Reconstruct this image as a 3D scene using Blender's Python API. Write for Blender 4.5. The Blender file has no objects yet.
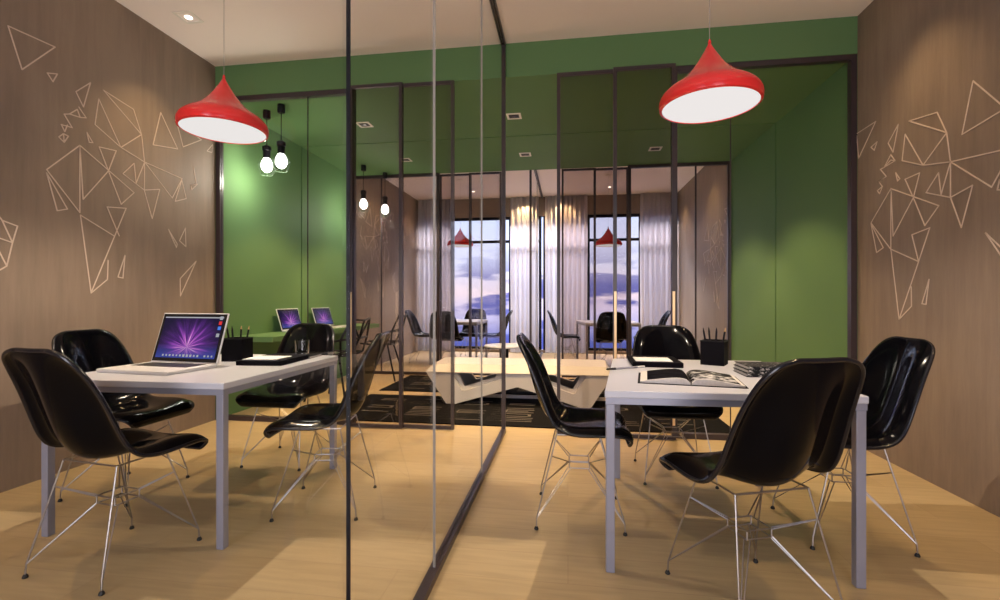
import bpy, bmesh, math, random
from mathutils import Vector, Matrix
random.seed(7)
SC = bpy.context.scene
COL = SC.collection
PI = math.pi
R = math.radians
XL, XR, XM = -3.29, 2.22, -0.545          # side walls and the dividing glass
YN, YF, YB, YR = 4.0, 6.9, 10.05, -1.5    # lounge front, lounge back, far windows, wall behind
ZC, ZL = 3.33, 3.04                       # office ceiling, lounge ceiling
TT = 0.755                                # desk height

# ------------------------------------------------------------------ materials
def newmat(name):
    m = bpy.data.materials.new(name); m.use_nodes = True
    nt = m.node_tree
    for n in list(nt.nodes): nt.nodes.remove(n)
    out = nt.nodes.new('ShaderNodeOutputMaterial')
    return m, nt, out
def N(nt, t, **kw):
    n = nt.nodes.new(t)
    for k, v in kw.items():
        if hasattr(n, k): setattr(n, k, v)
    return n
def S(n, **kw):
    for k, v in kw.items(): n.inputs[k.replace('_', ' ')].default_value = v
    return n
def c4(c): return (c[0], c[1], c[2], 1.0)
def bsdf(name, color, rough=0.5, metal=0.0, coat=0.0, spec=0.5, noise=None, bump=0.0, bscale=60):
    m, nt, out = newmat(name)
    b = N(nt, 'ShaderNodeBsdfPrincipled')
    b.inputs['Base Color'].default_value = c4(color)
    b.inputs['Roughness'].default_value = rough
    b.inputs['Metallic'].default_value = metal
    b.inputs['Coat Weight'].default_value = coat
    b.inputs['Coat Roughness'].default_value = 0.06
    b.inputs['Specular IOR Level'].default_value = spec
    nt.links.new(b.outputs[0], out.inputs[0])
    tc = N(nt, 'ShaderNodeTexCoord')
    nz = N(nt, 'ShaderNodeTexNoise'); nz.inputs['Scale'].default_value = noise[0] if noise else 8
    nz.inputs['Detail'].default_value = 4
    nt.links.new(tc.outputs['Object'], nz.inputs['Vector'])
    a = noise[1] if noise else 0.04
    mx = N(nt, 'ShaderNodeMix', data_type='RGBA')
    mx.inputs[6].default_value = c4([v*(1-a) for v in color]); mx.inputs[7].default_value = c4([min(1, v*(1+a)) for v in color])
    nt.links.new(nz.outputs['Fac'], mx.inputs[0]); nt.links.new(mx.outputs[2], b.inputs['Base Color'])
    if bump:
        n2 = N(nt, 'ShaderNodeTexNoise'); n2.inputs['Scale'].default_value = bscale
        nt.links.new(tc.outputs['Object'], n2.inputs['Vector'])
        bp = N(nt, 'ShaderNodeBump'); bp.inputs['Strength'].default_value = bump; bp.inputs['Distance'].default_value = 0.004
        nt.links.new(n2.outputs['Fac'], bp.inputs['Height']); nt.links.new(bp.outputs[0], b.inputs['Normal'])
    return m
def concrete(name, a, b_):
    m, nt, out = newmat(name)
    b = N(nt, 'ShaderNodeBsdfPrincipled'); b.inputs['Roughness'].default_value = 0.62
    tc = N(nt, 'ShaderNodeTexCoord')
    mp = N(nt, 'ShaderNodeMapping'); mp.inputs['Scale'].default_value = (9, 9, 0.9)
    nz = N(nt, 'ShaderNodeTexNoise'); nz.inputs['Scale'].default_value = 1.6; nz.inputs['Detail'].default_value = 9; nz.inputs['Roughness'].default_value = 0.68
    nt.links.new(tc.outputs['Object'], mp.inputs[0]); nt.links.new(mp.outputs[0], nz.inputs['Vector'])
    n2 = N(nt, 'ShaderNodeTexNoise'); n2.inputs['Scale'].default_value = 1.1; n2.inputs['Detail'].default_value = 6
    nt.links.new(tc.outputs['Object'], n2.inputs['Vector'])
    ad = N(nt, 'ShaderNodeMath', operation='ADD'); ad.inputs[1].default_value = -0.5
    nt.links.new(nz.outputs['Fac'], ad.inputs[0])
    a2 = N(nt, 'ShaderNodeMath', operation='ADD'); nt.links.new(ad.outputs[0], a2.inputs[0]); nt.links.new(n2.outputs['Fac'], a2.inputs[1])
    rp = N(nt, 'ShaderNodeMapRange'); rp.inputs[1].default_value = 0.28; rp.inputs[2].default_value = 0.72
    nt.links.new(a2.outputs[0], rp.inputs[0])
    mx = N(nt, 'ShaderNodeMix', data_type='RGBA'); mx.inputs[6].default_value = c4(a); mx.inputs[7].default_value = c4(b_)
    nt.links.new(rp.outputs[0], mx.inputs[0]); nt.links.new(mx.outputs[2], b.inputs['Base Color'])
    bp = N(nt, 'ShaderNodeBump'); bp.inputs['Strength'].default_value = 0.12; bp.inputs['Distance'].default_value = 0.01
    nt.links.new(nz.outputs['Fac'], bp.inputs['Height']); nt.links.new(bp.outputs[0], b.inputs['Normal'])
    nt.links.new(b.outputs[0], out.inputs[0])
    return m
def planks(name):
    m, nt, out = newmat(name)
    b = N(nt, 'ShaderNodeBsdfPrincipled'); b.inputs['Roughness'].default_value = 0.42
    tc = N(nt, 'ShaderNodeTexCoord')
    br = N(nt, 'ShaderNodeTexBrick'); br.offset = 0.37
    S(br, Scale=1.0, Mortar_Size=0.0016, Brick_Width=1.9, Row_Height=0.21, Color1=(0.44, 0.322, 0.168, 1), Color2=(0.485, 0.362, 0.198, 1), Mortar=(0.36, 0.25, 0.14, 1))
    br.inputs['Mortar Smooth'].default_value = 0.6
    nt.links.new(tc.outputs['Object'], br.inputs['Vector'])
    mp = N(nt, 'ShaderNodeMapping'); mp.inputs['Scale'].default_value = (1.2, 13, 1)
    nz = N(nt, 'ShaderNodeTexNoise'); nz.inputs['Scale'].default_value = 3.0; nz.inputs['Detail'].default_value = 7; nz.inputs['Distortion'].default_value = 0.6
    nt.links.new(tc.outputs['Object'], mp.inputs[0]); nt.links.new(mp.outputs[0], nz.inputs['Vector'])
    rp = N(nt, 'ShaderNodeMapRange'); rp.inputs[1].default_value = 0.3; rp.inputs[2].default_value = 0.7; rp.inputs[3].default_value = 0.90; rp.inputs[4].default_value = 1.06
    nt.links.new(nz.outputs['Fac'], rp.inputs[0])
    # knots
    vo = N(nt, 'ShaderNodeTexVoronoi'); vo.inputs['Scale'].default_value = 1.3
    nt.links.new(tc.outputs['Object'], vo.inputs['Vector'])
    kr = N(nt, 'ShaderNodeMapRange'); kr.inputs[1].default_value = 0.012; kr.inputs[2].default_value = 0.045; kr.inputs[3].default_value = 0.62; kr.inputs[4].default_value = 1.0
    nt.links.new(vo.outputs['Distance'], kr.inputs[0])
    k2 = N(nt, 'ShaderNodeMath', operation='MULTIPLY'); nt.links.new(rp.outputs[0], k2.inputs[0]); nt.links.new(kr.outputs[0], k2.inputs[1])
    mx = N(nt, 'ShaderNodeVectorMath', operation='SCALE')
    nt.links.new(br.outputs['Color'], mx.inputs[0]); nt.links.new(k2.outputs[0], mx.inputs['Scale'])
    nt.links.new(mx.outputs[0], b.inputs['Base Color'])
    nt.links.new(b.outputs[0], out.inputs[0])
    return m
def glass(name, tint, refl=0.9):
    m, nt, out = newmat(name)
    tr = N(nt, 'ShaderNodeBsdfTransparent'); tr.inputs[0].default_value = c4(tint)
    gl = N(nt, 'ShaderNodeBsdfGlossy'); gl.inputs['Roughness'].default_value = 0.0; gl.inputs[0].default_value = (refl, refl, refl, 1)
    fr = N(nt, 'ShaderNodeFresnel'); fr.inputs[0].default_value = 1.35
    # the same reflectance from either side of the pane
    ge = N(nt, 'ShaderNodeNewGeometry')
    mxs = N(nt, 'ShaderNodeMixShader')
    lw = N(nt, 'ShaderNodeLayerWeight'); lw.inputs[0].default_value = 0.12
    mul = N(nt, 'ShaderNodeMath', operation='MULTIPLY'); mul.inputs[1].default_value = 0.13
    nt.links.new(lw.outputs['Fresnel'], mul.inputs[0])
    nt.links.new(mul.outputs[0], mxs.inputs[0]); nt.links.new(tr.outputs[0], mxs.inputs[1]); nt.links.new(gl.outputs[0], mxs.inputs[2])
    nt.links.new(mxs.outputs[0], out.inputs[0])
    return m
def emit(name, color, strength):
    m, nt, out = newmat(name)
    e = N(nt, 'ShaderNodeEmission'); e.inputs[0].default_value = c4(color); e.inputs[1].default_value = strength
    nt.links.new(e.outputs[0], out.inputs[0]); return m

M = {}
M['wall'] = concrete('brown_concrete', (0.205, 0.150, 0.112), (0.285, 0.212, 0.158))
M['green'] = bsdf('green_paint', (0.116, 0.215, 0.086), 0.65, spec=0.18, noise=(2.0, 0.05))
M['ceil'] = bsdf('ceiling_plaster', (0.91, 0.80, 0.735), 0.8, noise=(3, 0.02))
M['floor'] = planks('oak_planks')
M['frame'] = bsdf('dark_bronze_metal', (0.040, 0.027, 0.030), 0.35, metal=0.0, noise=(30, 0.1))
M['black'] = bsdf('black_metal', (0.006, 0.005, 0.008), 0.45, spec=0.2)
M['joint'] = bsdf('grey_seal', (0.30, 0.27, 0.24), 0.5)
M['clear'] = glass('clear_glass', (0.99, 0.993, 0.99))
M['tint'] = glass('smoked_glass', (0.865, 0.835, 0.825))
M['wpane'] = glass('window_glass', (0.97, 0.98, 0.99))
M['shell'] = bsdf('gloss_black_plastic', (0.0018, 0.0018, 0.0030), 0.12, coat=0.0, spec=0.11, noise=(3, 0.2))
M['piping'] = bsdf('black_rim', (0.006, 0.006, 0.010), 0.2, spec=0.5)
M['chrome'] = bsdf('chrome_wire', (0.42, 0.39, 0.38), 0.34, metal=1.0)
M['rubber'] = bsdf('black_rubber', (0.008, 0.008, 0.008), 0.6)
M['ttop'] = bsdf('white_laminate', (0.52, 0.52, 0.58), 0.30, noise=(4, 0.02))
M['tleg'] = bsdf('grey_lacquer', (0.28, 0.28, 0.345), 0.32, metal=0.2, noise=(6, 0.04))
M['red'] = bsdf('gloss_red_enamel', (0.80, 0.030, 0.030), 0.22, coat=0.15)
M['lampwhite'] = emit('lamp_diffuser_glow', (1.0, 0.95, 0.93), 0.85)
M['bulb'] = emit('bulb_glow', (1.0, 0.97, 0.90), 9.0)
M['spotglow'] = emit('downlight_glow', (1.0, 0.93, 0.8), 6.0)
M['cord'] = bsdf('grey_cord', (0.35, 0.30, 0.27), 0.6)
M['wire'] = bsdf('thin_wire', (0.05, 0.08, 0.05), 0.5)
M['cream'] = bsdf('cream_lacquer', (0.50, 0.475, 0.465), 0.4, noise=(5, 0.05))
M['rug'] = bsdf('black_pile', (0.0042, 0.0036, 0.0046), 0.95, spec=0.1, noise=(120, 0.5), bump=0.6, bscale=220)
M['rugtext'] = bsdf('grey_pile', (0.125, 0.105, 0.092), 0.95, noise=(150, 0.25), bump=0.5, bscale=220)
M['mural'] = bsdf('pale_line_paint', (0.64, 0.51, 0.42), 0.7)
M['alu'] = bsdf('satin_aluminium', (0.80, 0.79, 0.80), 0.35, metal=0.35)
M['keys'] = bsdf('black_keys', (0.012, 0.012, 0.014), 0.45)
M['bezel'] = bsdf('black_bezel', (0.010, 0.010, 0.014), 0.15)
M['paper'] = bsdf('white_paper', (0.80, 0.78, 0.76), 0.7)
M['edge'] = bsdf('paper_edge', (0.62, 0.58, 0.55), 0.8, noise=(90, 0.2))
M['blackmat'] = bsdf('black_board', (0.0035, 0.003, 0.0055), 0.75, spec=0.06)
M['mesh'] = bsdf('black_mesh', (0.0035, 0.003, 0.005), 0.7, spec=0.08, noise=(200, 0.6))
M['wood'] = bsdf('pencil_wood', (0.45, 0.28, 0.12), 0.5)
M['brass'] = bsdf('satin_brass', (0.95, 0.70, 0.42), 0.35, metal=0.15)
M['white'] = bsdf('white_trim', (0.80, 0.74, 0.66), 0.5)
M['darkhole'] = bsdf('dark_recess', (0.03, 0.028, 0.025), 0.6)
M['iconred'] = emit('icon_red', (0.8, 0.05, 0.05), 0.8)
M['iconblue'] = emit('icon_blue', (0.10, 0.25, 0.9), 0.8)
M['icongrey'] = emit('icon_grey', (0.6, 0.6, 0.66), 0.6)

def screen_mat():
    m, nt, out = newmat('purple_screen')
    tc = N(nt, 'ShaderNodeTexCoord'); sp = N(nt, 'ShaderNodeSeparateXYZ'); nt.links.new(tc.outputs['Generated'], sp.inputs[0])
    def mth(op, a, b=None):
        n = N(nt, 'ShaderNodeMath', operation=op)
        for i, v in enumerate((a, b)):
            if v is None: continue
            if isinstance(v, (int, float)): n.inputs[i].default_value = v
            else: nt.links.new(v, n.inputs[i])
        return n.outputs[0]
    u = mth('SUBTRACT', sp.outputs[0], 0.5); v = mth('SUBTRACT', sp.outputs[2], 0.26)
    u2 = mth('MULTIPLY', u, 1.5)
    d = mth('SQRT', mth('ADD', mth('MULTIPLY', u2, u2), mth('MULTIPLY', v, v)))
    ang = mth('ARCTAN2', v, u2)
    cb = N(nt, 'ShaderNodeCombineXYZ'); nt.links.new(mth('MULTIPLY', ang, 2.6), cb.inputs[0]); nt.links.new(mth('MULTIPLY', d, 0.5), cb.inputs[1])
    nz = N(nt, 'ShaderNodeTexNoise'); nz.inputs['Scale'].default_value = 2.2; nz.inputs['Detail'].default_value = 3
    nt.links.new(cb.outputs[0], nz.inputs['Vector'])
    ray = mth('MULTIPLY', mth('POWER', nz.outputs['Fac'], 3.0), 5.0)
    fall = mth('POWER', mth('MAXIMUM', mth('SUBTRACT', 1.0, mth('MULTIPLY', d, 1.15)), 0.0), 1.5)
    br = mth('MULTIPLY', ray, fall)
    cr = N(nt, 'ShaderNodeValToRGB'); e = cr.color_ramp.elements
    e[0].position = 0.0; e[0].color = (0.010, 0.008, 0.035, 1)
    e[1].position = 1.0; e[1].color = (0.95, 0.62, 0.85, 1)
    for p_, c_ in ((0.22, (0.085, 0.022, 0.19, 1)), (0.5, (0.33, 0.07, 0.47, 1)), (0.75, (0.66, 0.20, 0.58, 1))):
        x = e.new(p_); x.color = c_
    nt.links.new(br, cr.inputs[0])
    lo = N(nt, 'ShaderNodeMapRange'); lo.inputs[1].default_value = 0.0; lo.inputs[2].default_value = 0.34; lo.inputs[3].default_value = 1.0; lo.inputs[4].default_value = 0.0
    nt.links.new(sp.outputs[2], lo.inputs[0])
    mx = N(nt, 'ShaderNodeMix', data_type='RGBA'); mx.inputs[7].default_value = (0.035, 0.06, 0.30, 1)
    nt.links.new(lo.outputs[0], mx.inputs[0]); nt.links.new(cr.outputs[0], mx.inputs[6])
    em = N(nt, 'ShaderNodeEmission'); em.inputs[1].default_value = 0.95; nt.links.new(mx.outputs[2], em.inputs[0])
    gl = N(nt, 'ShaderNodeBsdfGlossy'); gl.inputs['Roughness'].default_value = 0.05; gl.inputs[0].default_value = (0.04, 0.04, 0.04, 1)
    ad = N(nt, 'ShaderNodeAddShader'); nt.links.new(em.outputs[0], ad.inputs[0]); nt.links.new(gl.outputs[0], ad.inputs[1])
    nt.links.new(ad.outputs[0], out.inputs[0]); return m
M['screen'] = screen_mat()
def photo_mat(name, sc, lo, hi):
    m, nt, out = newmat(name)
    b = N(nt, 'ShaderNodeBsdfPrincipled'); b.inputs['Roughness'].default_value = 0.6; b.inputs['Specular IOR Level'].default_value = 0.1
    tc = N(nt, 'ShaderNodeTexCoord'); nz = N(nt, 'ShaderNodeTexNoise'); nz.inputs['Scale'].default_value = sc; nz.inputs['Detail'].default_value = 5; nz.inputs['Distortion'].default_value = 1.4
    nt.links.new(tc.outputs['Object'], nz.inputs['Vector'])
    cr = N(nt, 'ShaderNodeValToRGB'); e = cr.color_ramp.elements
    e[0].position = lo; e[0].color = (0.01, 0.01, 0.012, 1); e[1].position = hi; e[1].color = (0.62, 0.60, 0.58, 1)
    nt.links.new(nz.outputs['Fac'], cr.inputs[0]); nt.links.new(cr.outputs[0], b.inputs['Base Color']); nt.links.new(b.outputs[0], out.inputs[0]); return m
M['bwphoto'] = photo_mat('printed_black_white_picture', 17, 0.49, 0.66)
M['cover'] = photo_mat('speckled_black_cover', 60, 0.56, 0.72)
def curtain_mat():
    m, nt, out = newmat('sheer_voile')
    d = N(nt, 'ShaderNodeBsdfDiffuse'); d.inputs[0].default_value = (0.78, 0.74, 0.74, 1)
    t = N(nt, 'ShaderNodeBsdfTranslucent'); t.inputs[0].default_value = (0.80, 0.78, 0.80, 1)
    tr = N(nt, 'ShaderNodeBsdfTransparent')
    a = N(nt, 'ShaderNodeMixShader'); a.inputs[0].default_value = 0.5
    b = N(nt, 'ShaderNodeMixShader')
    tc = N(nt, 'ShaderNodeTexCoord'); nz = N(nt, 'ShaderNodeTexNoise'); nz.inputs['Scale'].default_value = 400
    nt.links.new(tc.outputs['Object'], nz.inputs['Vector'])
    mr = N(nt, 'ShaderNodeMapRange'); mr.inputs[3].default_value = 0.05; mr.inputs[4].default_value = 0.35; nt.links.new(nz.outputs['Fac'], mr.inputs[0])
    nt.links.new(mr.outputs[0], b.inputs[0])
    nt.links.new(d.outputs[0], a.inputs[1]); nt.links.new(t.outputs[0], a.inputs[2])
    nt.links.new(a.outputs[0], b.inputs[1]); nt.links.new(tr.outputs[0], b.inputs[2]); nt.links.new(b.outputs[0], out.inputs[0]); return m
M['voile'] = curtain_mat()

# ------------------------------------------------------------------ mesh helpers
class MB:
    def __init__(s): s.v = []; s.f = []; s.sm = False
    def box(s, x0, x1, y0, y1, z0, z1):
        b = len(s.v)
        s.v += [(x0,y0,z0),(x1,y0,z0),(x1,y1,z0),(x0,y1,z0),(x0,y0,z1),(x1,y0,z1),(x1,y1,z1),(x0,y1,z1)]
        s.f += [(b,b+3,b+2,b+1),(b+4,b+5,b+6,b+7),(b,b+1,b+5,b+4),(b+1,b+2,b+6,b+5),(b+2,b+3,b+7,b+6),(b+3,b,b+4,b+7)]
        return s
    def prism(s, pts, z0, z1):                       # pts counter-clockwise in xy
        b = len(s.v); n = len(pts)
        s.v += [(p[0],p[1],z0) for p in pts] + [(p[0],p[1],z1) for p in pts]
        s.f.append(tuple(b+i for i in reversed(range(n)))); s.f.append(tuple(b+n+i for i in range(n)))
        for i in range(n): s.f.append((b+i, b+(i+1)%n, b+n+(i+1)%n, b+n+i))
        return s
    def tube(s, pts, r, n=8, closed=False, taper=None):
        pts = [Vector(p) for p in pts]; m = len(pts); b = len(s.v)
        up = None
        for i, p in enumerate(pts):
            if closed: d = pts[(i+1)%m] - pts[i-1]
            else: d = pts[min(i+1, m-1)] - pts[max(i-1, 0)]
            d.normalize()
            if up is None:
                up = Vector((0,0,1)) if abs(d.z) < 0.9 else Vector((1,0,0))
            a = d.cross(up)
            if a.length < 1e-6: a = d.cross(Vector((0.3,1,0.2)))
            a.normalize(); bb = a.cross(d).normalized(); up = bb
            rr = r if taper is None else r*taper[i]
            for k in range(n):
                t = 2*PI*k/n
                s.v.append(tuple(p + a*(rr*math.cos(t)) + bb*(rr*math.sin(t))))
        L = m if closed else m-1
        for i in range(L):
            for k in range(n):
                j = (i+1) % m
                s.f.append((b+i*n+k, b+i*n+(k+1)%n, b+j*n+(k+1)%n, b+j*n+k))
        if not closed:
            s.f.append(tuple(b+k for k in reversed(range(n)))); s.f.append(tuple(b+(m-1)*n+k for k in range(n)))
        s.sm = True
        return s
    def lathe(s, prof, n=48, c=(0,0,0), cap=True):
        b = len(s.v); m = len(prof)
        for r, z in prof:
            for k in range(n):
                t = 2*PI*k/n; s.v.append((c[0]+r*math.cos(t), c[1]+r*math.sin(t), c[2]+z))
        for i in range(m-1):
            for k in range(n):
                s.f.append((b+i*n+k, b+i*n+(k+1)%n, b+(i+1)*n+(k+1)%n, b+(i+1)*n+k))
        if cap:
            s.f.append(tuple(b+k for k in reversed(range(n)))); s.f.append(tuple(b+(m-1)*n+k for k in range(n)))
        s.sm = True
        return s
    def xf(s, mat, start=0):
        s.v[start:] = [tuple(mat @ Vector(p)) for p in s.v[start:]]; return s
    def mesh(s, name):
        me = bpy.data.meshes.new(name); me.from_pydata(s.v, [], s.f); me.update()
        bm = bmesh.new(); bm.from_mesh(me); bmesh.ops.recalc_face_normals(bm, faces=bm.faces); bm.to_mesh(me); bm.free()
        if s.sm:
            me.polygons.foreach_set('use_smooth', [True]*len(me.polygons))
            try: me.set_sharp_from_angle(angle=R(38))
            except Exception: pass
        return me
    def build(s, name, mat, parent=None, bevel=0.0, loc=None, seg=2):
        o = bpy.data.objects.new(name, s.mesh(name)); COL.objects.link(o)
        o.data.materials.append(M[mat] if isinstance(mat, str) else mat)
        if parent is not None: o.parent = parent
        if loc is not None: o.location = loc
        if bevel:
            bv = o.modifiers.new('bevel', 'BEVEL'); bv.width = bevel; bv.segments = seg; bv.limit_method = 'ANGLE'; bv.harden_normals = False
        return o
def tag(o, label=None, cat=None, group=None, kind=None):
    if label: o['label'] = label
    if cat: o['category'] = cat
    if group: o['group'] = group
    if kind: o['kind'] = kind
    return o
def empty(name, label, cat, loc=(0,0,0), rz=0.0, group=None, kind=None):
    o = bpy.data.objects.new(name, None); COL.objects.link(o); o.location = loc; o.rotation_euler = (0,0,rz)
    o.empty_display_size = 0.1
    return tag(o, label, cat, group, kind)
def kids(o): return [c for c in bpy.data.objects if c.parent == o]
def dup(root, loc, rz, label, group=None):
    r = root.copy(); COL.objects.link(r); r.location = loc; r.rotation_euler = (0,0,rz); r['label'] = label
    if group: r['group'] = group
    for ch in kids(root):
        c = ch.copy(); COL.objects.link(c); c.parent = r
        for g in kids(ch):
            d = g.copy(); COL.objects.link(d); d.parent = c
    return r
def holed(outer, holes, t):                          # a flat plate with holes, in xy, t thick
    cu = bpy.data.curves.new('plate', 'CURVE'); cu.dimensions = '2D'; cu.fill_mode = 'BOTH'; cu.extrude = t/2
    for pts in [outer] + holes:
        sp = cu.splines.new('POLY'); sp.points.add(len(pts)-1); sp.use_cyclic_u = True
        for q, p in zip(sp.points, pts): q.co = (p[0], p[1], 0, 1)
    ob = bpy.data.objects.new('plate', cu); COL.objects.link(ob)
    dg = bpy.context.evaluated_depsgraph_get(); me = bpy.data.meshes.new_from_object(ob.evaluated_get(dg))
    bpy.data.objects.remove(ob); bpy.data.curves.remove(cu)
    return me
def struct(name, mb, mat, label, cat, bevel=0.0):
    return tag(mb.build(name, mat, bevel=bevel), label, cat, kind='structure')
MURAL_L = [[(2.343,2.757),(2.601,2.769),(2.415,2.533),(2.343,2.757)],[(2.555,2.579),(2.615,2.601),(2.588,2.539),(2.555,2.579)],[(2.829,2.642),(2.731,2.537),(2.781,2.454),(2.829,2.642)],[(2.69,2.37),(2.74,2.421),(2.759,2.374),(2.69,2.37)],[(2.75,2.441),(2.799,2.386),(2.759,2.374)],[(2.69,2.37),(2.656,2.356),(2.707,2.285),(2.644,2.281)],[(2.638,2.282),(2.66,2.242),(2.677,2.292)],[(2.623,2.194),(2.652,2.226),(2.683,2.219),(2.656,2.17),(2.623,2.194)],[(2.652,2.226),(2.656,2.17)],[(2.804,2.288),(2.845,2.23),(2.82,2.224),(2.804,2.288)],[(2.887,2.554),(2.86,2.363),(3.053,2.264),(2.887,2.554)],[(2.92,2.631),(3.156,2.588),(3.224,2.419),(2.92,2.631)],[(3.053,2.264),(3.224,2.419),(3.25,2.213),(3.053,2.264)],[(3.399,2.66),(3.327,2.373),(3.566,2.416),(3.399,2.66)],[(3.551,2.657),(3.624,2.452),(3.828,2.581),(3.551,2.657)],[(3.963,2.582),(3.895,2.5),(3.955,2.506),(3.963,2.582)],[(2.757,1.725),(2.757,2.183),(2.551,1.961),(2.757,1.725)],[(2.757,2.183),(2.779,1.82),(2.958,2.063)],[(2.757,2.183),(3.161,1.952),(3.056,1.842),(2.958,2.063)],[(2.89,2.215),(3.017,2.228),(2.958,2.063),(2.89,2.215)],[(2.551,1.942),(2.614,1.711),(2.677,1.734),(2.551,1.942)],[(2.761,1.709),(2.834,1.179)],[(2.761,1.709),(3.001,1.599)],[(3.041,1.604),(2.948,1.801),(3.096,1.82),(2.833,1.179)],[(2.956,1.417),(2.951,1.278),(2.834,1.179)],[(3.087,1.465),(3.031,1.3),(3.07,1.294),(3.087,1.465)],[(3.178,2.03),(3.161,2.177),(3.069,2.073),(3.247,1.992),(3.389,2.031),(3.319,1.78),(3.247,1.992),(3.251,2.213),(3.178,2.03)],[(3.251,2.213),(3.614,2.175),(3.511,1.986),(3.251,2.213)],[(3.61,2.162),(3.657,2.012),(3.54,1.964),(3.61,2.162)],[(3.738,2.307),(3.768,2.167),(3.708,2.14),(3.715,2.101),(3.783,2.17),(3.708,2.14)],[(3.473,1.718),(3.562,1.606),(3.554,1.575),(3.473,1.718)],[(3.649,1.755),(3.586,1.637),(3.654,1.594),(3.649,1.755)],[(3.768,1.476),(3.593,1.313),(3.596,1.164),(3.768,1.476)],[(2.265,1.663),(2.313,1.598),(2.391,1.576),(2.365,1.473),(2.336,1.331),(2.265,1.278)],[(2.313,1.598),(2.365,1.473),(2.258,1.504),(2.265,1.663)],[(2.258,1.504),(2.336,1.331)],[(2.258,1.504),(2.265,1.278)]]
MURAL_R = [[(2.95,2.343),(3.023,2.072),(2.755,2.113),(2.95,2.343)],[(3.206,2.27),(3.445,2.307),(3.133,2.121),(3.206,2.27)],[(3.78,2.431),(4.01,2.421),(3.985,2.222),(3.78,2.431)],[(3.766,2.278),(3.835,2.26),(3.797,2.226),(3.766,2.278)],[(3.544,2.323),(3.647,2.228),(3.596,2.149),(3.544,2.323)],[(3.48,2.233),(3.508,2.065),(3.32,1.981),(3.48,2.233)],[(3.133,2.121),(3.32,1.981),(3.105,1.94),(3.133,2.121)],[(3.105,1.94),(2.71,1.898)],[(3.105,1.94),(2.835,1.727),(2.71,1.898)],[(3.105,1.94),(3.105,1.731),(3.295,1.802),(3.195,1.9),(3.175,1.764),(3.105,1.94)],[(3.105,1.731),(2.953,1.766),(3.028,1.543),(3.105,1.731)],[(3.349,1.941),(3.48,1.933),(3.404,1.794),(3.349,1.941)],[(3.619,1.904),(3.192,1.7),(3.305,1.598),(3.404,1.794)],[(3.404,1.794),(3.596,1.571),(3.619,1.904),(3.619,1.482)],[(3.619,1.904),(3.835,1.7),(3.619,1.482)],[(3.619,1.483),(3.358,1.376),(3.264,1.578),(3.418,1.555),(3.358,1.376)],[(3.835,1.694),(3.698,1.502),(3.771,1.475),(3.835,1.694)],[(3.619,1.482),(3.537,0.999),(3.358,1.376)],[(3.423,1.217),(3.421,1.089),(3.537,0.999)],[(3.27,1.259),(3.329,1.107),(3.295,1.103),(3.27,1.259)],[(2.871,1.49),(2.71,1.335),(2.718,1.271),(2.871,1.49)],[(3.619,2.139),(3.577,2.085),(3.69,2.07),(3.619,2.139)],[(3.69,2.07),(3.619,2.102),(3.577,2.085)],[(3.69,2.07),(3.73,2.068),(3.666,2.0),(3.746,1.983),(3.69,1.993)],[(3.746,1.983),(3.714,1.946)],[(3.763,1.922),(3.706,1.941),(3.738,1.895),(3.763,1.922)],[(3.571,2.001),(3.53,1.949),(3.552,1.94),(3.571,2.001)],[(2.788,1.756),(2.801,1.705),(2.771,1.698),(2.788,1.756)]]

# ------------------------------------------------------------------ the room shell
W = 0.2
struct('floor', MB().box(XL-W, XR+W, YR-W, YB+0.6, -0.15, 0.0), 'floor', 'pale oak plank floor running through both offices and the lounge', 'floor')
struct('ceiling', MB().box(XL-W, XR+W, YR-W, YN, ZC, ZC+0.2), 'ceil', 'beige plaster ceiling over the two near offices', 'ceiling')
struct('ceiling_far', MB().box(XL-W, XR+W, YF, YB+W, ZC, ZC+0.2), 'ceil', 'beige plaster ceiling over the far offices beyond the lounge', 'ceiling')
g = 0.012
YM = 5.45
struct('ceiling_lounge', MB().box(XL-W, XR+W, YN, YM-g, ZL, ZC+0.2).box(XL-W, XR+W, YM+g, YF, ZL, ZC+0.2).box(XL-W, XR+W, YM-g, YM+g, ZL+0.025, ZC+0.2),
       'green', 'green dropped ceiling and bulkhead over the lounge', 'ceiling')
for nm, xa, xb, side in (('left', XL-W, XL, 'left'), ('right', XR, XR+W, 'right')):
    struct('wall_'+nm, MB().box(xa, xb, YR-W, YN, 0, ZC), 'wall', 'brown concrete wall on the %s of the near offices' % side, 'wall')
    xi = (XL-W, XL-0.025) if nm == 'left' else (XR+0.025, XR+W)
    struct('wall_%s_lounge' % nm, MB().box(xa, xb, YN, YM-g, 0, ZL).box(xa, xb, YM+g, YF, 0, ZL).box(xi[0], xi[1], YM-g, YM+g, 0, ZL), 'green',
           'green painted lounge wall on the %s' % side, 'wall')
    struct('wall_%s_far' % nm, MB().box(xa, xb, YF, YB+W, 0, ZC), 'wall', 'brown concrete wall on the %s of the far offices' % side, 'wall')
struct('wall_back', MB().box(XL-W, XR+W, YB, YB+W, 2.93, ZC).box(XL-W, XR+W, YB, YB+W, 0, 0.06), 'wall', 'brown wall strip over the far windows', 'wall')
# wall behind the camera with two tall windows
mb = MB().box(XL-W, XR+W, YR-W, YR, 2.75, ZC).box(XL-W, XR+W, YR-W, YR, 0, 0.25)
RW = ((-2.7, -1.3), (0.1, 1.6))
xs = [XL-W, -2.7, -1.3, 0.1, 1.6, XR+W]
for i in (0, 2, 4): mb.box(xs[i], xs[i+1], YR-W, YR, 0.25, 2.75)
struct('wall_rear', mb, 'wall', 'brown wall behind the near offices pierced by two windows', 'wall')

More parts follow.
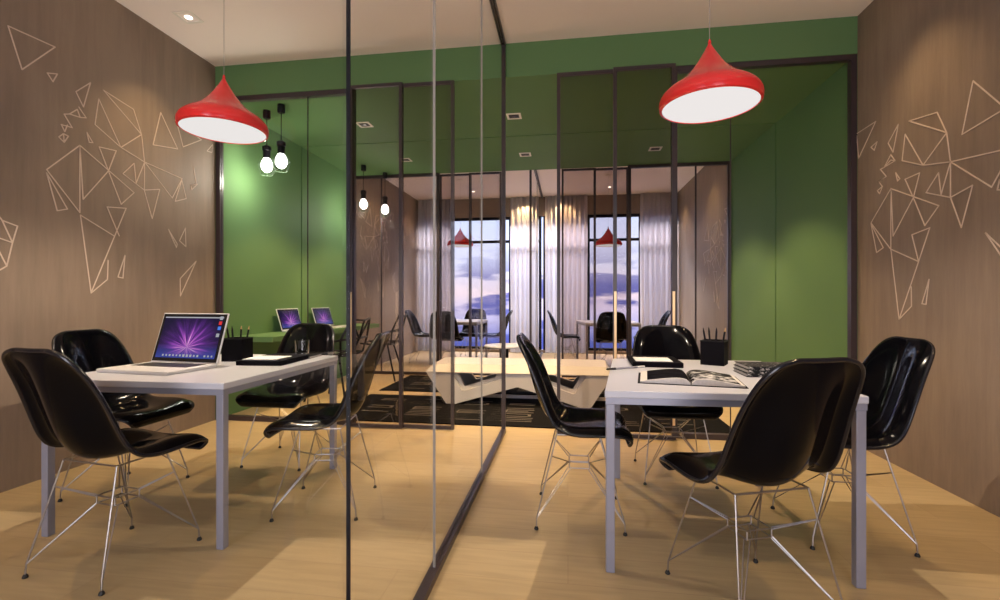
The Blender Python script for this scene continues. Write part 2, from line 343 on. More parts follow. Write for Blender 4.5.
def bars(mb, x0, x1, y0, y1, z0, z1, w):             # rectangular frame in the xz plane
    mb.box(x0, x0+w, y0, y1, z0, z1).box(x1-w, x1, y0, y1, z0, z1).box(x0+w, x1-w, y0, y1, z0, z0+w).box(x0+w, x1-w, y0, y1, z1-w, z1)
    return mb
def window(name, x0, x1, y0, y1, z0, z1, muls, barz, label, w=0.05):
    r = empty(name, label, 'window', ((x0+x1)/2, y0, z0), kind='structure')
    ox, oy, oz = r.location
    fb = bars(MB(), x0-ox, x1-ox, 0, y1-y0, 0, z1-z0, w)
    fb.build('window_frame', 'black', r)
    mm = MB()
    for x in muls: mm.box(x-ox-w/2, x-ox+w/2, 0.01, y1-y0-0.01, w, z1-z0-w)
    if barz:
        e = [x0-ox+w] + [m_ for x in muls for m_ in (x-ox-w/2, x-ox+w/2)] + [x1-ox-w]
        for i in range(0, len(e), 2): mm.box(e[i], e[i+1], 0.012, y1-y0-0.012, barz-oz-w/2, barz-oz+w/2)
    if muls or barz: mm.build('glazing_bar', 'black', r)
    MB().box(x0-ox+w, x1-ox-w, (y1-y0)*0.45, (y1-y0)*0.55, w, z1-z0-w).build('window_pane', 'wpane', r)
    return r
window('window_1', XL, XM-0.02, YB+0.05, YB+0.13, 0.06, 2.93, (-2.55, -1.24), 2.40, 'tall black framed window of the far left office', 0.055)
window('window_2', XM+0.02, XR, YB+0.05, YB+0.13, 0.06, 2.93, (0.43, 1.49), 2.40, 'tall black framed window of the far right office', 0.055)
for i, (a, b) in enumerate(RW):
    window('window_%d' % (i+3), a, b, YR-0.14, YR-0.06, 0.25, 2.75, ((a+b)/2,), None, 'black framed window in the rear wall of the near %s office' % ('left', 'right')[i])

# ---- glass partition along the depth
def partition(name, ys, kinds, label, yend):
    r = empty(name, label, 'glass partition', (XM, ys[0], 0), kind='structure')
    L = ys[-1]-ys[0]
    MB().box(-0.02, 0.02, 0, L, 0, 0.03).build('floor_rail', 'frame', r)
    MB().box(-0.02, 0.02, 0, L, ZC-0.03, ZC).build('ceiling_rail', 'frame', r)
    for i in range(len(ys)-1):
        MB().box(-0.005, 0.005, ys[i]-ys[0]+0.002, ys[i+1]-ys[0]-0.002, 0.03, ZC-0.03).build('glass_pane', 'clear', r)
    for y, k in zip(ys, kinds):
        y -= ys[0]
        if k == 'post': MB().box(-0.016, 0.016, y-0.016, y+0.016, 0.03, ZC-0.03).build('post', 'frame', r)
        if k == 'mullion': MB().box(-0.0052, 0.0052, y-0.0014, y+0.0014, 0.03, ZC-0.03).build('mullion', 'black', r)
        if k == 'joint': MB().box(-0.0052, 0.0052, y-0.0012, y+0.0012, 0.03, ZC-0.03).build('seal', 'joint', r)
    return r
partition('wall_glass_near', [YR, 1.112, 1.876, 2.95, YN-0.016], ['none', 'mullion', 'joint', 'joint', 'post'], 'full height clear glass partition between the two near offices', 1)
partition('wall_glass_far', [YF+0.016, 8.4, YB-0.016], ['post', 'joint', 'none'], 'full height clear glass partition between the two far offices', 1)

# ---- lounge fronts: fixed glazing and sliding doors on a 0.459 m module
MO = 0.459
def front(y, s, tagname):                            # s = +1: the office lies on the -y side, -1: on the +y side
    for side in (-1, 1):
        sn = 'right' if side > 0 else 'left'
        X = lambda k: XM + 0.01 + side*k*MO
        xe = XR if side > 0 else XL
        a, b = sorted((X(3), xe)); off = 0.0
        y0, y1 = sorted((y + s*0.005, y + s*0.055))
        r = empty('window_fixed_%s_%s' % (tagname, sn), 'fixed glazing with a dark frame on the %s side of the %s lounge front' % (sn, tagname), 'glazing', ((a+b)/2, y, 0), kind='structure')
        ox = (a+b)/2
        bars(MB(), a-ox, b-ox, y0-y, y1-y, 0, ZL, 0.042).build('frame', 'frame', r)
        xj = X(4 if s > 0 else 5)-ox; wj = 0.003 if s > 0 else 0.011
        c = sorted((a-ox+0.042, xj)); d = sorted((xj, b-ox-0.042))
        ym = (y0+y1)/2-y
        MB().box(c[0], c[1]-wj, ym-0.005, ym+0.005, 0.042, ZL-0.042).build('glass_pane', 'clear', r)
        MB().box(d[0]+wj, d[1], ym-0.005, ym+0.005, 0.042, ZL-0.042).build('glass_pane', 'clear', r)
        MB().box(xj-wj, xj+wj, ym-0.0052, ym+0.0052, 0.042, ZL-0.042).build('seal', 'frame', r)
        for k in (1, 2):
            a, b = sorted((X(k)-side*0.016, X(k+1)+side*0.016))
            t = 0.030 if k == 2 else 0.0
            yy0, yy1 = sorted((y - s*(t+0.002), y - s*(t+0.028)))
            door_no = {('near', 1): 1, ('near', -1): 3, ('far', 1): 5, ('far', -1): 7}[(tagname, side)] + k - 1
            z1 = ZL - 0.004
            lab = 'smoked glass sliding door %s the opening on the %s side of the %s lounge front' % ('beside' if k == 1 else 'second from', sn, tagname)
            d_ = empty('door_%d' % door_no, lab, 'sliding door', ((a+b)/2, (yy0+yy1)/2, 0), kind='structure')
            h = (b-a)/2; ty = (yy1-yy0)/2
            bars(MB(), -h, h, -ty, ty, 0.006, z1, 0.028).build('door_frame', 'frame', d_)
            MB().box(-h+0.028, h-0.028, -0.004, 0.004, 0.034, z1-0.028).build('glass_pane', 'tint', d_)
            for hx in ((side*(h-0.016), -side*(h-0.016))[:2 if side > 0 else 1] if k == 2 else ()):
                MB().box(hx-0.010, hx+0.010, -ty-0.007 if s > 0 else ty, -ty if s > 0 else ty+0.007, 0.12, 1.20).build('door_handle', 'brass', d_, bevel=0.002)
front(YN, 1, 'near'); front(YF, -1, 'far')

# ------------------------------------------------------------------ wall drawings
def mural(name, lines, x, s, w, label, group=None, ymap=lambda y: y):
    cy = ymap(2.9)
    r = empty(name, label, 'wall drawing', (x, cy, 1.1), group=group)
    lines = [[(ymap(a), b) for a, b in q] for q in lines]
    par = list(range(len(lines)))                    # lines that meet belong to one painted figure
    def find(i):
        while par[i] != i: i = par[i]
        return i
    def near(p, q, d): return (p[0]-q[0])**2 + (p[1]-q[1])**2 < d*d
    def pseg(p, a, b):
        ab = Vector((b[0]-a[0], b[1]-a[1])); ap = Vector((p[0]-a[0], p[1]-a[1])); L = ab.length_squared
        t = max(0, min(1, ap.dot(ab)/L)) if L > 0 else 0
        return (ap - ab*t).length
    for i in range(len(lines)):
        for j in range(len(lines)):
            if i != j and any(pseg(p, a, b) < 0.016 for p in lines[i] for a, b in zip(lines[j][:-1], lines[j][1:])): par[find(i)] = find(j)
    figs = {}
    for i, q in enumerate(lines): figs.setdefault(find(i), []).append(q)
    for qs in figs.values():
        mb = MB()
        for q in qs:
            for (a, b) in zip(q[:-1], q[1:]):
                p0 = Vector((0, a[0]-cy, a[1]-1.1)); p1 = Vector((0, b[0]-cy, b[1]-1.1)); d = p1-p0
                if d.length < 1e-4: continue
                d.normalize(); nrm = Vector((0, -d.z, d.y))*w/2
                p0 = p0 - d*w*0.3; p1 = p1 + d*w*0.3
                b0 = len(mb.v)
                for xx in (0, s*0.0025):
                    for p in (p0-nrm, p0+nrm, p1+nrm, p1-nrm): mb.v.append((xx, p.y, p.z))
                mb.f += [(b0,b0+1,b0+2,b0+3),(b0+4,b0+7,b0+6,b0+5)] + [(b0+i, b0+4+i, b0+4+(i+1)%4, b0+(i+1)%4) for i in range(4)]
        mb.build('line_figure', 'mural', r)
    return r
mural('wall_drawing', MURAL_L, XL, 1, 0.0068, 'white line drawing of triangles on the brown wall behind the open laptop')
mural('wall_drawing', MURAL_R, XR, -1, 0.0068, 'white line drawing of triangles on the brown wall right of the open picture book')
mural('wall_drawing', MURAL_L, XL, 1, 0.0068, 'small far line drawing on the left wall seen past the cage bulbs', ymap=lambda y: 10.9-y)
mural('wall_drawing', MURAL_R, XR, -1, 0.0068, 'small far line drawing on the right wall seen above the black pencil cup', ymap=lambda y: 10.9-y)

# ------------------------------------------------------------------ shell chairs
PROF = [(0.236,0.425,0.190),(0.249,0.445,0.212),(0.246,0.470,0.228),(0.205,0.488,0.239),(0.13,0.486,0.246),(0.06,0.477,0.250),(0.0,0.467,0.252),(-0.06,0.463,0.253),
        (-0.118,0.474,0.253),(-0.165,0.510,0.252),(-0.200,0.568,0.249),(-0.226,0.640,0.244),(-0.248,0.712,0.236),(-0.268,0.780,0.225),(-0.284,0.838,0.212),(-0.297,0.883,0.196),(-0.306,0.912,0.176),(-0.312,0.932,0.146),(-0.315,0.941,0.10)]
def shell_grid(ns=21):
    rows = []
    n = len(PROF)
    for i, (y, z, w) in enumerate(PROF):
        a = PROF[max(i-1,0)]; b = PROF[min(i+1,n-1)]
        t = Vector((0, b[0]-a[0], b[1]-a[1])).normalized()
        nr = Vector((0, t.z, -t.y))                  # towards the sitter
        tt = i/(n-1)
        g_ = math.exp(-((tt-0.58)/0.30)**2)
        ss = lambda a, b, v: (lambda q: q*q*(3-2*q))(min(1, max(0, (v-a)/(b-a))))
        fade = 1 - 0.85*ss(0.70, 1.0, tt)
        D = (0.008 + 0.062*g_)*fade; F = 0.026*(1-ss(0.30, 0.62, tt)) + 0.024*ss(0.30, 0.62, tt)*fade
        lip = min(1, i/4); D *= lip; F *= lip
        row = []
        for k in range(ns):
            s_ = math.sin((-1 + 2*k/(ns-1))*PI/2*0.9)/math.sin(PI/2*0.9)
            a_ = abs(s_)
            d = D*(1-math.cos(PI*min(1, a_/0.86)))/2 - F*max(0, (a_-0.80)/0.20)**1.5
            row.append(Vector(((w if tt < 0.35 else w*(1-0.05*ss(0.35, 0.6, tt)))*s_, y, z)) + nr*d)
        rows.append(row)
    return rows
def make_chair(label, loc, rz, group=None):
    r = empty('shell_chair', label, 'chair', loc, rz, group)
    rows = shell_grid(); ns = len(rows[0]); nr = len(rows)
    mb = MB()
    for row in rows: mb.v += [tuple(p) for p in row]
    for i in range(nr-1):
        for k in range(ns-1): mb.f.append((i*ns+k, i*ns+k+1, (i+1)*ns+k+1, (i+1)*ns+k))
    mb.sm = True
    sh = mb.build('shell', 'shell', r)
    so = sh.modifiers.new('t', 'SOLIDIFY'); so.thickness = 0.014; so.offset = 0
    su = sh.modifiers.new('s', 'SUBSURF'); su.levels = 1; su.render_levels = 2
    edge = [rows[0][k] for k in range(ns)] + [rows[i][ns-1] for i in range(1, nr)] + [rows[nr-1][k] for k in range(ns-2, -1, -1)] + [rows[i][0] for i in range(nr-2, 0, -1)]
    pb = MB().tube(edge, 0.0095, 8, closed=True)
    pp = pb.build('edge_piping', 'piping', r)
    su = pp.modifiers.new('s', 'SUBSURF'); su.levels = 1; su.render_levels = 1
    hz = 0.272; hw = 0.052
    hub = MB()
    for z in (hz-0.016, hz+0.016):
        hub.tube([(hw,hw,z),(-hw,hw,z),(-hw,-hw,z),(hw,-hw,z)], 0.0032, 6, closed=True)
    for a in (-1,1):
        for b in (-1,1): hub.tube([(a*hw,b*hw,hz-0.016),(a*hw,b*hw,hz+0.016)], 0.0032, 6)
    hub.build('wire_hub', 'chrome', r)
    sb = MB()
    tp = {}
    for a in (-1,1):
        for b in (-1,1): tp[(a,b)] = Vector((a*0.150, b*0.105-0.01, 0.454))
    sb.tube([tp[(1,1)], tp[(-1,1)], tp[(-1,-1)], tp[(1,-1)]], 0.004, 6, closed=True)
    sb.build('seat_mount', 'chrome', r)
    for a in (-1,1):
        for b in (-1,1):
            ft = Vector((a*0.209, b*0.213, 0.012)); kn = Vector((a*0.207, b*0.211, 0.055)); top = tp[(a,b)]
            mid = kn.lerp(top, 0.74)
            lg = MB().tube([ft, kn, top], 0.0037, 7)
            d = Vector((-b, a, 0)).normalized()*0.010
            hc = Vector((a*hw, b*hw, hz))
            for q in (-1, 1):
                lg.tube([kn + d*q*0.2, hc + Vector((0,0,-0.016)) + d*q], 0.0026, 6)
                lg.tube([mid + d*q*0.2, hc + Vector((0,0,0.016)) + d*q], 0.0026, 6)
            l_ = lg.build('leg', 'chrome', r)
            MB().lathe([(0.009,0.0),(0.011,0.003),(0.009,0.010),(0.005,0.016)], 10, (ft.x, ft.y, 0)).build('foot_glide', 'rubber', l_)
    return r
NG, FG = 'black shell chairs in the near offices', 'black shell chairs in the far offices'
ch = make_chair('black shell chair standing left of the laptop desk, its back to the viewer', (-1.95,1.80,0), R(-7), NG)
def chair(x, y, deg, label, group): return dup(ch, (x, y, 0), R(deg), label, group)
chair(-2.607, 2.465, -90, 'black shell chair between the laptop desk and the brown wall, facing the desk', NG)
chair(-1.97, 3.10, 180, 'black shell chair at the end of the laptop desk behind the water glass', NG)
chair(-1.323, 2.449, 100, 'black shell chair seen through the clear glass partition right of the laptop desk', NG)
chair(0.0585, 2.526, -90, 'black shell chair tucked in at the left end of the picture book desk', NG)
chair(0.675, 3.185, 180, 'black shell chair at the far edge of the picture book desk, behind the document tray', NG)
chair(0.676, 1.89, 20, 'biggest black shell chair, back to the viewer, in front of the picture book desk', NG)
chair(1.31, 2.52, 90, 'black shell chair beside the right brown wall, facing the picture book desk', NG)
chair(-0.04, 8.42, -90, 'small far chair left of the right far desk, in side view before the curtain', FG)
chair(0.675, 7.75, 0, 'small far chair seen square from behind in front of the dusk window', FG)
chair(1.41, 8.45, 90, 'small far chair right of the right far desk, peeking over the near chair', FG)
chair(-2.60, 8.30, -90, 'small far chair beside the left brown wall, in side view', FG)
chair(-2.02, 7.72, 0, 'small far chair with its back to the lounge at the left far desk', FG)
chair(-1.86, 9.15, 180, 'small far chair on the window side of the left far desk', FG)
chair(-1.33, 8.50, 90, 'small far chair right of the left far desk, facing left before the curtain', FG)

# ------------------------------------------------------------------ desks
def desk(q, label):                                   # q: FL FR RR RL corners
    cx = sum(p[0] for p in q)/4; cy = sum(p[1] for p in q)/4
    r = empty('meeting_table', label, 'table', (cx, cy, 0))
    p = [Vector((a-cx, b-cy, 0)) for a, b in q]
    MB().prism([(v.x, v.y) for v in p], TT-0.030, TT).build('tabletop', 'ttop', r, bevel=0.004)
    def inset(d): return [v*(1 - d/ v.length) for v in p]
    i1 = inset(0.006); i2 = inset(0.050)
    ap = MB()
    for k in range(4):
        a, b, c_, d = i1[k], i1[(k+1)%4], i2[(k+1)%4], i2[k]
        ap.prism([(a.x,a.y),(b.x,b.y),(c_.x,c_.y),(d.x,d.y)], TT-0.056, TT-0.030)
    ap.build('frame', 'tleg', r)
    for k in range(4):
        v = p[k]; w = 0.036
        sx = -1 if v.x > 0 else 1; sy = -1 if v.y > 0 else 1
        x0, x1 = sorted((v.x + sx*0.006, v.x + sx*(0.006+w))); y0, y1 = sorted((v.y+sy*0.006, v.y+sy*(0.006+w)))
        MB().box(x0, x1, y0, y1, 0, TT-0.056).build('leg', 'tleg', r, bevel=0.003)
    return r
DL = [(-2.495,1.90),(-1.535,1.915),(-1.535,2.985),(-2.40,2.985)]
DR = [(0.150,1.985),(1.160,2.015),(1.170,3.09),(0.285,3.09)]
desk(DL, 'white meeting table carrying the open laptop in the near left office')
desk(DR, 'white meeting table carrying the open picture book in the near right office')
mir = lambda q: [(a, 10.9-b) for a, b in (q[3], q[2], q[1], q[0])]
desk(mir(DL), 'small far white table in the left office beyond the lounge')
desk(mir(DR), 'small far white table in the right office beyond the lounge')

# ------------------------------------------------------------------ pendants
def pendant(x, y, label, loc_z=2.095):
    r = empty('pendant_lamp', label, 'pendant lamp', (x, y, loc_z), group='red pendant lamps')
    outer = [(0.226,0.0),(0.235,0.006),(0.2385,0.022),(0.237,0.042),(0.229,0.062),(0.210,0.083),(0.180,0.104),(0.148,0.126),(0.117,0.152),(0.090,0.180),(0.066,0.211),(0.045,0.243),(0.027,0.274),(0.013,0.299),(0.006,0.314)]
    sh = MB().lathe(outer, 64, cap=False)
    inner = [(0.005,0.310),(0.10,0.155),(0.200,0.075),(0.223,0.04),(0.223,0.0)]
    n0 = len(sh.v); sh.lathe(inner, 64, cap=False)
    n = 64; last_o = (len(outer)-1)*n; first_i = n0; last_i = n0+(len(inner)-1)*n
    for k in range(n):
        sh.f.append((last_o+k, last_o+(k+1)%n, first_i+(k+1)%n, first_i+k)); sh.f.append((last_i+k, last_i+(k+1)%n, (k+1)%n, k))
    sh.build('lamp_shade', 'red', r)
    MB().lathe([(0.222,0.004),(0.2225,0.012)], 64).build('diffuser', 'lampwhite', r)
    MB().lathe([(0.005,0.308),(0.009,0.318),(0.004,0.334)], 12).build('cord_grip', 'red', r)
    MB().tube([(0,0,0.33),(0,0,ZC-loc_z-0.02)], 0.0016, 6).build('cord', 'cord', r)
    MB().lathe([(0.045,ZC-loc_z-0.022),(0.05,ZC-loc_z-0.012),(0.05,ZC-loc_z)], 24).build('ceiling_cap', 'white', r)
    return r
PEND = ((-2.00,2.50,'red pendant lamp hanging over the laptop desk'),(0.693,2.45,'red pendant lamp hanging over the picture book desk'),
        (-1.95,8.40,'small far red pendant lamp left of the dividing post, over the far left table'),(0.70,8.45,'small far red pendant lamp right of the dividing post, over the far right table'))
for p in PEND: pendant(*p, loc_z=2.085 if p[0] > 0 else 2.118)

# ------------------------------------------------------------------ cage bulbs over the shelf
def cage_bulb(x, y, label):
    r = empty('cage_bulb_pendant', label, 'bulb pendant', (x, y, ZL), group='cage bulb pendants')
    MB().lathe([(0.030,-0.08),(0.036,-0.07),(0.036,0)], 20).build('ceiling_cap', 'black', r)
    MB().tube([(0,0,-0.08),(0,0,-0.355)], 0.004, 8).build('cord', 'black', r)
    MB().lathe([(0.030,-0.48),(0.034,-0.47),(0.034,-0.41),(0.042,-0.40),(0.042,-0.365),(0.02,-0.35)], 20).build('socket', 'black', r)
    MB().lathe([(0.001,-0.625),(0.022,-0.618),(0.044,-0.598),(0.055,-0.565),(0.052,-0.53),(0.038,-0.50),(0.026,-0.478)], 24).build('bulb', 'bulb', r)
    cg = MB()
    for k in range(6):
        t = 2*PI*k/6; c_, s_ = math.cos(t), math.sin(t)
        cg.tube([(0.034*c_,0.034*s_,-0.47),(0.075*c_,0.075*s_,-0.53),(0.082*c_,0.082*s_,-0.585),(0.055*c_,0.055*s_,-0.645)], 0.0016, 5)
    for rr, z in ((0.078,-0.55),(0.055,-0.645)):
        cg.tube([(rr*math.cos(2*PI*k/20), rr*math.sin(2*PI*k/20), z) for k in range(20)], 0.0016, 5, closed=True)
    cg.build('wire_cage', 'wire', r)
    return r
BUL = ((-3.01,4.36,'bare cage bulb pendant nearest the red lampshade, lighting the green wall'),(-2.78,4.25,'bare cage bulb pendant second from the red lampshade, just beside its twin'),
       (-2.87,6.32,'distant cage bulb half hidden by the black mullion of the partition'),(-2.72,6.74,'distant cage bulb right of the black mullion, before the brown wall'))
for b in BUL: cage_bulb(*b)

# ------------------------------------------------------------------ ceiling fittings
def downlight(x, y, z, label, s=0.075, glow='spotglow', back='ceil'):
    r = empty('downlight', label, 'downlight', (x, y, z), group='recessed ceiling downlights')
    MB().box(-s,-s+0.022,-s,s,-0.006,0).box(s-0.022,s,-s,s,-0.006,0).box(-s+0.022,s-0.022,-s,-s+0.022,-0.006,0).box(-s+0.022,s-0.022,s-0.022,s,-0.006,0).build('trim_frame', 'white', r)
    MB().box(-s+0.022,s-0.022,-s+0.022,s-0.022,-0.002,0.0).build('recess', back, r)
    MB().lathe([(0.022,-0.008),(0.026,-0.002)], 16).build('lamp', glow, r)
DL_NEAR = [(XL+0.37, 3.27), (XL+0.37, 1.45), (XR-0.37, 3.27), (XR-0.37, 1.45)]
downlight(XL+0.37, 3.27, ZC, 'square ceiling downlight above the brown wall near the red lampshade')
downlight(XL+0.37, 1.45, ZC, 'square ceiling downlight over the chair at the left brown wall')
downlight(XR-0.37, 3.27, ZC, 'square ceiling downlight beside the right brown wall near the lounge')
downlight(XR-0.37, 1.45, ZC, 'square ceiling downlight beside the right brown wall near the viewer')
LNG = [(x, y) for x in (-2.19, -0.555, 1.09) for y in (4.85, 6.15)]
for (x, y), l in zip(LNG, ('left front','left back','middle front','middle back','right front','right back')):
    downlight(x, y, ZL, 'white square downlight in the green lounge ceiling, %s of the six' % l, glow='frame', back='darkhole')
downlight(0.80, 9.35, ZC, 'far ceiling downlight above the right far pendant')
downlight(-1.9, 9.35, ZC, 'far ceiling downlight above the left far pendant')

# ------------------------------------------------------------------ lounge
def coffee():
    r = empty('coffee_table', 'long cream faceted coffee table with zigzag legs and cut openings in the lounge', 'coffee table', (-0.535, 5.40, 0.0125))
    lo = [(-1.04,-0.32),(-0.93,-0.365),(0.93,-0.365),(1.01,-0.32),(1.01,0.36),(0.93,0.40),(-0.93,0.40),(-1.04,0.36)]
    hi = [(-0.97,-0.22),(-0.90,-0.25),(0.90,-0.25),(0.95,-0.22),(0.97,0.33),(0.92,0.37),(-0.92,0.37),(-0.99,0.33)]
    tb = MB(); tb.v = [(x, y, 0.322) for x, y in lo] + [(x, y, 0.400) for x, y in hi]
    tb.f = [tuple(reversed(range(8))), tuple(range(8, 16))] + [(i, (i+1)%8, 8+(i+1)%8, 8+i) for i in range(8)]
    tb.build('tabletop', 'cream', r, bevel=0.004)
    inner = [[(-0.675,0.312),(-0.585,0.170),(-0.24,0.276),(-0.25,0.312)],[(0.675,0.312),(0.585,0.170),(0.24,0.276),(0.25,0.312)]]
    outer = [(-1.03,0.325),(-0.77,0.0),(-0.66,0.0),(0.0,0.185),(0.66,0.0),(0.77,0.0),(1.0,0.325)]
    holes = [[(-0.73,0.312),(-0.60,0.125),(-0.16,0.265),(-0.18,0.312)],[(0.73,0.312),(0.60,0.125),(0.16,0.265),(0.18,0.312)]]
    for y, hs, th_ in ((-0.325, holes, 0.045), (-0.280, inner, 0.045), (0.325, holes, 0.045)):
        me = holed(outer, hs, th_)
        me.transform(Matrix.Rotation(R(90), 4, 'X'))
        sh = Matrix.Identity(4); sh[1][2] = 0.34 if y < 0 else -0.34     # the legs splay outwards to the floor
        me.transform(Matrix.Translation((0, y - sh[1][2]*0.32, 0)) @ sh)
        o = bpy.data.objects.new('zigzag_leg', me); COL.objects.link(o); o.parent = r; me.materials.append(M['cream'])
        bv = o.modifiers.new('b', 'BEVEL'); bv.width = 0.012; bv.segments = 1; bv.limit_method = 'ANGLE'
    # sloping facets that join the two zigzags
    fb = MB()
    for sx in (-1, 1):
        a, b = (sx*1.02, 0.322), (sx*0.775, 0.0)
        x0 = [(a[0], -0.29, a[1]), (b[0], -0.40, b[1]), (b[0], 0.40, b[1]), (a[0], 0.29, a[1])]
        n0 = len(fb.v); fb.v += x0 + [(p[0]-sx*0.05, p[1], p[2]) for p in x0]
        fb.f += [(n0,n0+1,n0+2,n0+3),(n0+7,n0+6,n0+5,n0+4)] + [(n0+i, n0+4+i, n0+4+(i+1)%4, n0+(i+1)%4) for i in range(4)]
    fb.build('end_facet', 'cream', r)
coffee()
def rug(y0, y1, label, seed):
    rnd = random.Random(seed)
    r = empty('rug', label, 'rug', (-0.455, (y0+y1)/2, 0))
    h = (y1-y0)/2
    MB().box(-1.875, 1.875, -h, h, 0, 0.010).build('pile', 'rug', r, bevel=0.003)
    w = 0.014; z0, z1 = 0.010, 0.012
    for c_ in range(7):
        t = MB(); x = -1.62 + c_*0.485; y = -h + 0.16
        while y < h - 0.18:
            L = 0.27 + 0.02*rnd.random(); k = rnd.choice('iiiuei   ')
            if k == ' ': y += 0.10
            elif k == 'i': t.box(x, x+L, y, y+w, z0, z1); y += 0.062
            elif k == 'u':
                t.box(x, x+L-0.05, y, y+w, z0, z1).box(x, x+L-0.05, y+0.09, y+0.09+w, z0, z1).box(x+L-0.05, x+L-0.02, y+w, y+0.09, z0, z1); y += 0.155
            else:
                t.box(x, x+w, y+w, y+0.10, z0, z1).box(x, x+L, y, y+w, z0, z1).box(x+0.02, x+L*0.8, y+0.045, y+0.045+w, z0, z1).box(x, x+L, y+0.10, y+0.10+w, z0, z1); y += 0.17
        t.build('lettering', 'rugtext', r)
rug(4.15, 5.33, 'black lounge rug with grey sideways lettering under the front of the coffee table', 3)
rug(5.58, 6.76, 'black lounge rug with grey lettering behind the bright floor strip', 5)
# round side table
r = empty('side_table', 'low round white side table on a black pedestal behind the coffee table', 'side table', (-0.84, 6.40, 0))
MB().lathe([(0.005,0.49),(0.295,0.49),(0.30,0.495),(0.30,0.507),(0.295,0.512),(0.005,0.512)], 40).build('tabletop', 'ttop', r)
MB().lathe([(0.035,0.025),(0.033,0.49)], 20).build('pedestal', 'black', r)
MB().lathe([(0.19,0.0122),(0.19,0.018),(0.05,0.03)], 32).build('base', 'black', r)

# green wall shelf with laptops and lattice chairs
tag(MB().box(0, 0.44, 0, 2.62, 0, 0.055).build('wall_shelf', 'green', loc=(XL, 4.22, TT-0.04), bevel=0.004), 'long green desk shelf fixed to the green lounge wall', 'shelf')

def laptop(x, y, rz, label, z=TT, sc=1.0, w=0.46, d=0.33, lean=17, icons=False):
    r = empty('laptop', label, 'laptop', (x, y, z), rz)
    MB().box(-w/2, w/2, -d/2, d/2, 0.0, 0.019).build('base', 'alu', r, bevel=0.005)
    kb = r
    MB().box(-w*0.40, w*0.40, -d*0.02, d*0.40, 0.0190, 0.0205).build('keyboard', 'keys', r)
    MB().box(-w*0.13, w*0.13, -d*0.42, -d*0.10, 0.0190, 0.0196).build('trackpad', 'alu', r, bevel=0.0002)
    T = Matrix.Translation((0, d/2-0.006, 0.016)) @ Matrix.Rotation(R(-lean), 4, 'X')
    h = w*0.635
    lid = MB().box(-w/2, w/2, 0.0, 0.009, 0.004, h).xf(T).build('lid', 'alu', r, bevel=0.003)
    MB().box(-w/2+0.006, w/2-0.006, -0.0012, 0.0, 0.010, h-0.006).xf(T).build('bezel', 'bezel', lid)
    b = 0.024
    sm = MB().box(-w/2+b, w/2-b, -0.0010, 0.0, b+0.006, h-b)
    s_o = sm.build('screen', 'screen', lid); s_o.matrix_local = T @ Matrix.Translation((0, -0.0012, 0))
    if icons:
        for nm, mt, pts in (('red_icon', 'iconred', [(0.415, 0.80)]), ('blue_icon', 'iconblue', [(0.415, 0.70)]), ('grey_icon', 'icongrey', [(0.415, 0.56), (0.415, 0.90)])):
            ib = MB()
            for u, v in pts: ib.box(u*w-0.010, u*w+0.010, -0.0032, -0.0022, v*h-0.010, v*h+0.010)
            ib.xf(T).build(nm, mt, lid)
        ib = MB(); rnd = random.Random(4)
        for k in range(15):
            if k == 11: continue
            q = 0.0045 + 0.003*rnd.random(); u = -0.155 + 0.0245*k
            ib.box(u-q, u+q, -0.0032, -0.0022, 0.044-q, 0.044+q)
        ib.xf(T).build('icon_row', 'icongrey', lid)
        MB().box(-w/2+b, w/2-b, -0.0032, -0.0022, h-b-0.007, h-b).xf(T).build('menu_bar', 'icongrey', lid)
    return r
laptop(-2.175, 2.235, R(-6), 'open silver laptop with a purple screen on the near left table', w=0.465, d=0.30, icons=True)
laptop(-3.03, 5.06, R(88), 'small open laptop on the green shelf, left one of two', z=TT+0.015, w=0.40, d=0.28)
laptop(-3.03, 5.80, R(86), 'small open laptop on the green shelf, right one of two', z=TT+0.015, w=0.40, d=0.28)

def lattice(x, y, rz, label):
    r = empty('lattice_chair', label, 'chair', (x, y, 0), rz, 'lattice chairs at the green shelf')
    P = dict(A=(-.24,-.19,.53),B=(-.27,.05,.52),C=(-.19,.24,.53),D=(0,.27,.51),E=(.19,.24,.53),F=(.27,.05,.52),G=(.24,-.19,.53),H=(0,.05,.49),I=(0,-.17,.50),
             J=(-.29,-.22,.70),K=(-.21,-.30,.92),L=(0,-.34,.90),Mm=(.21,-.30,.92),Nn=(.29,-.22,.70),O=(0,-.28,.70),Q=(-.30,-.02,.66),T=(.30,-.02,.66))
    def net(es, name):
        mb = MB()
        for e in es.split():
            a, b = e.split('-'); mb.tube([P[a], P[b]], 0.0125, 6)
        mb.build(name, 'black', r)
    net('A-B B-C C-D D-E E-F F-G G-I I-A H-B H-C H-D H-E H-F H-I H-A H-G', 'seat_lattice')
    net('A-J J-K K-L L-Mm Mm-Nn Nn-G O-J O-Nn O-K O-Mm O-L O-I J-Q Q-B Nn-T T-F', 'back_lattice')
    for a in (-1, 1):
        for b in (-1, 1): MB().tube([(a*0.15, b*0.12, 0.51), (a*0.24, b*0.25, 0.0125)], 0.0125, 6).build('leg', 'black', r)
lattice(-2.60, 5.02, R(86), 'black angular lattice chair nearer the laptops on the green shelf')
lattice(-2.62, 6.38, R(96), 'black angular lattice chair at the far end of the green shelf')

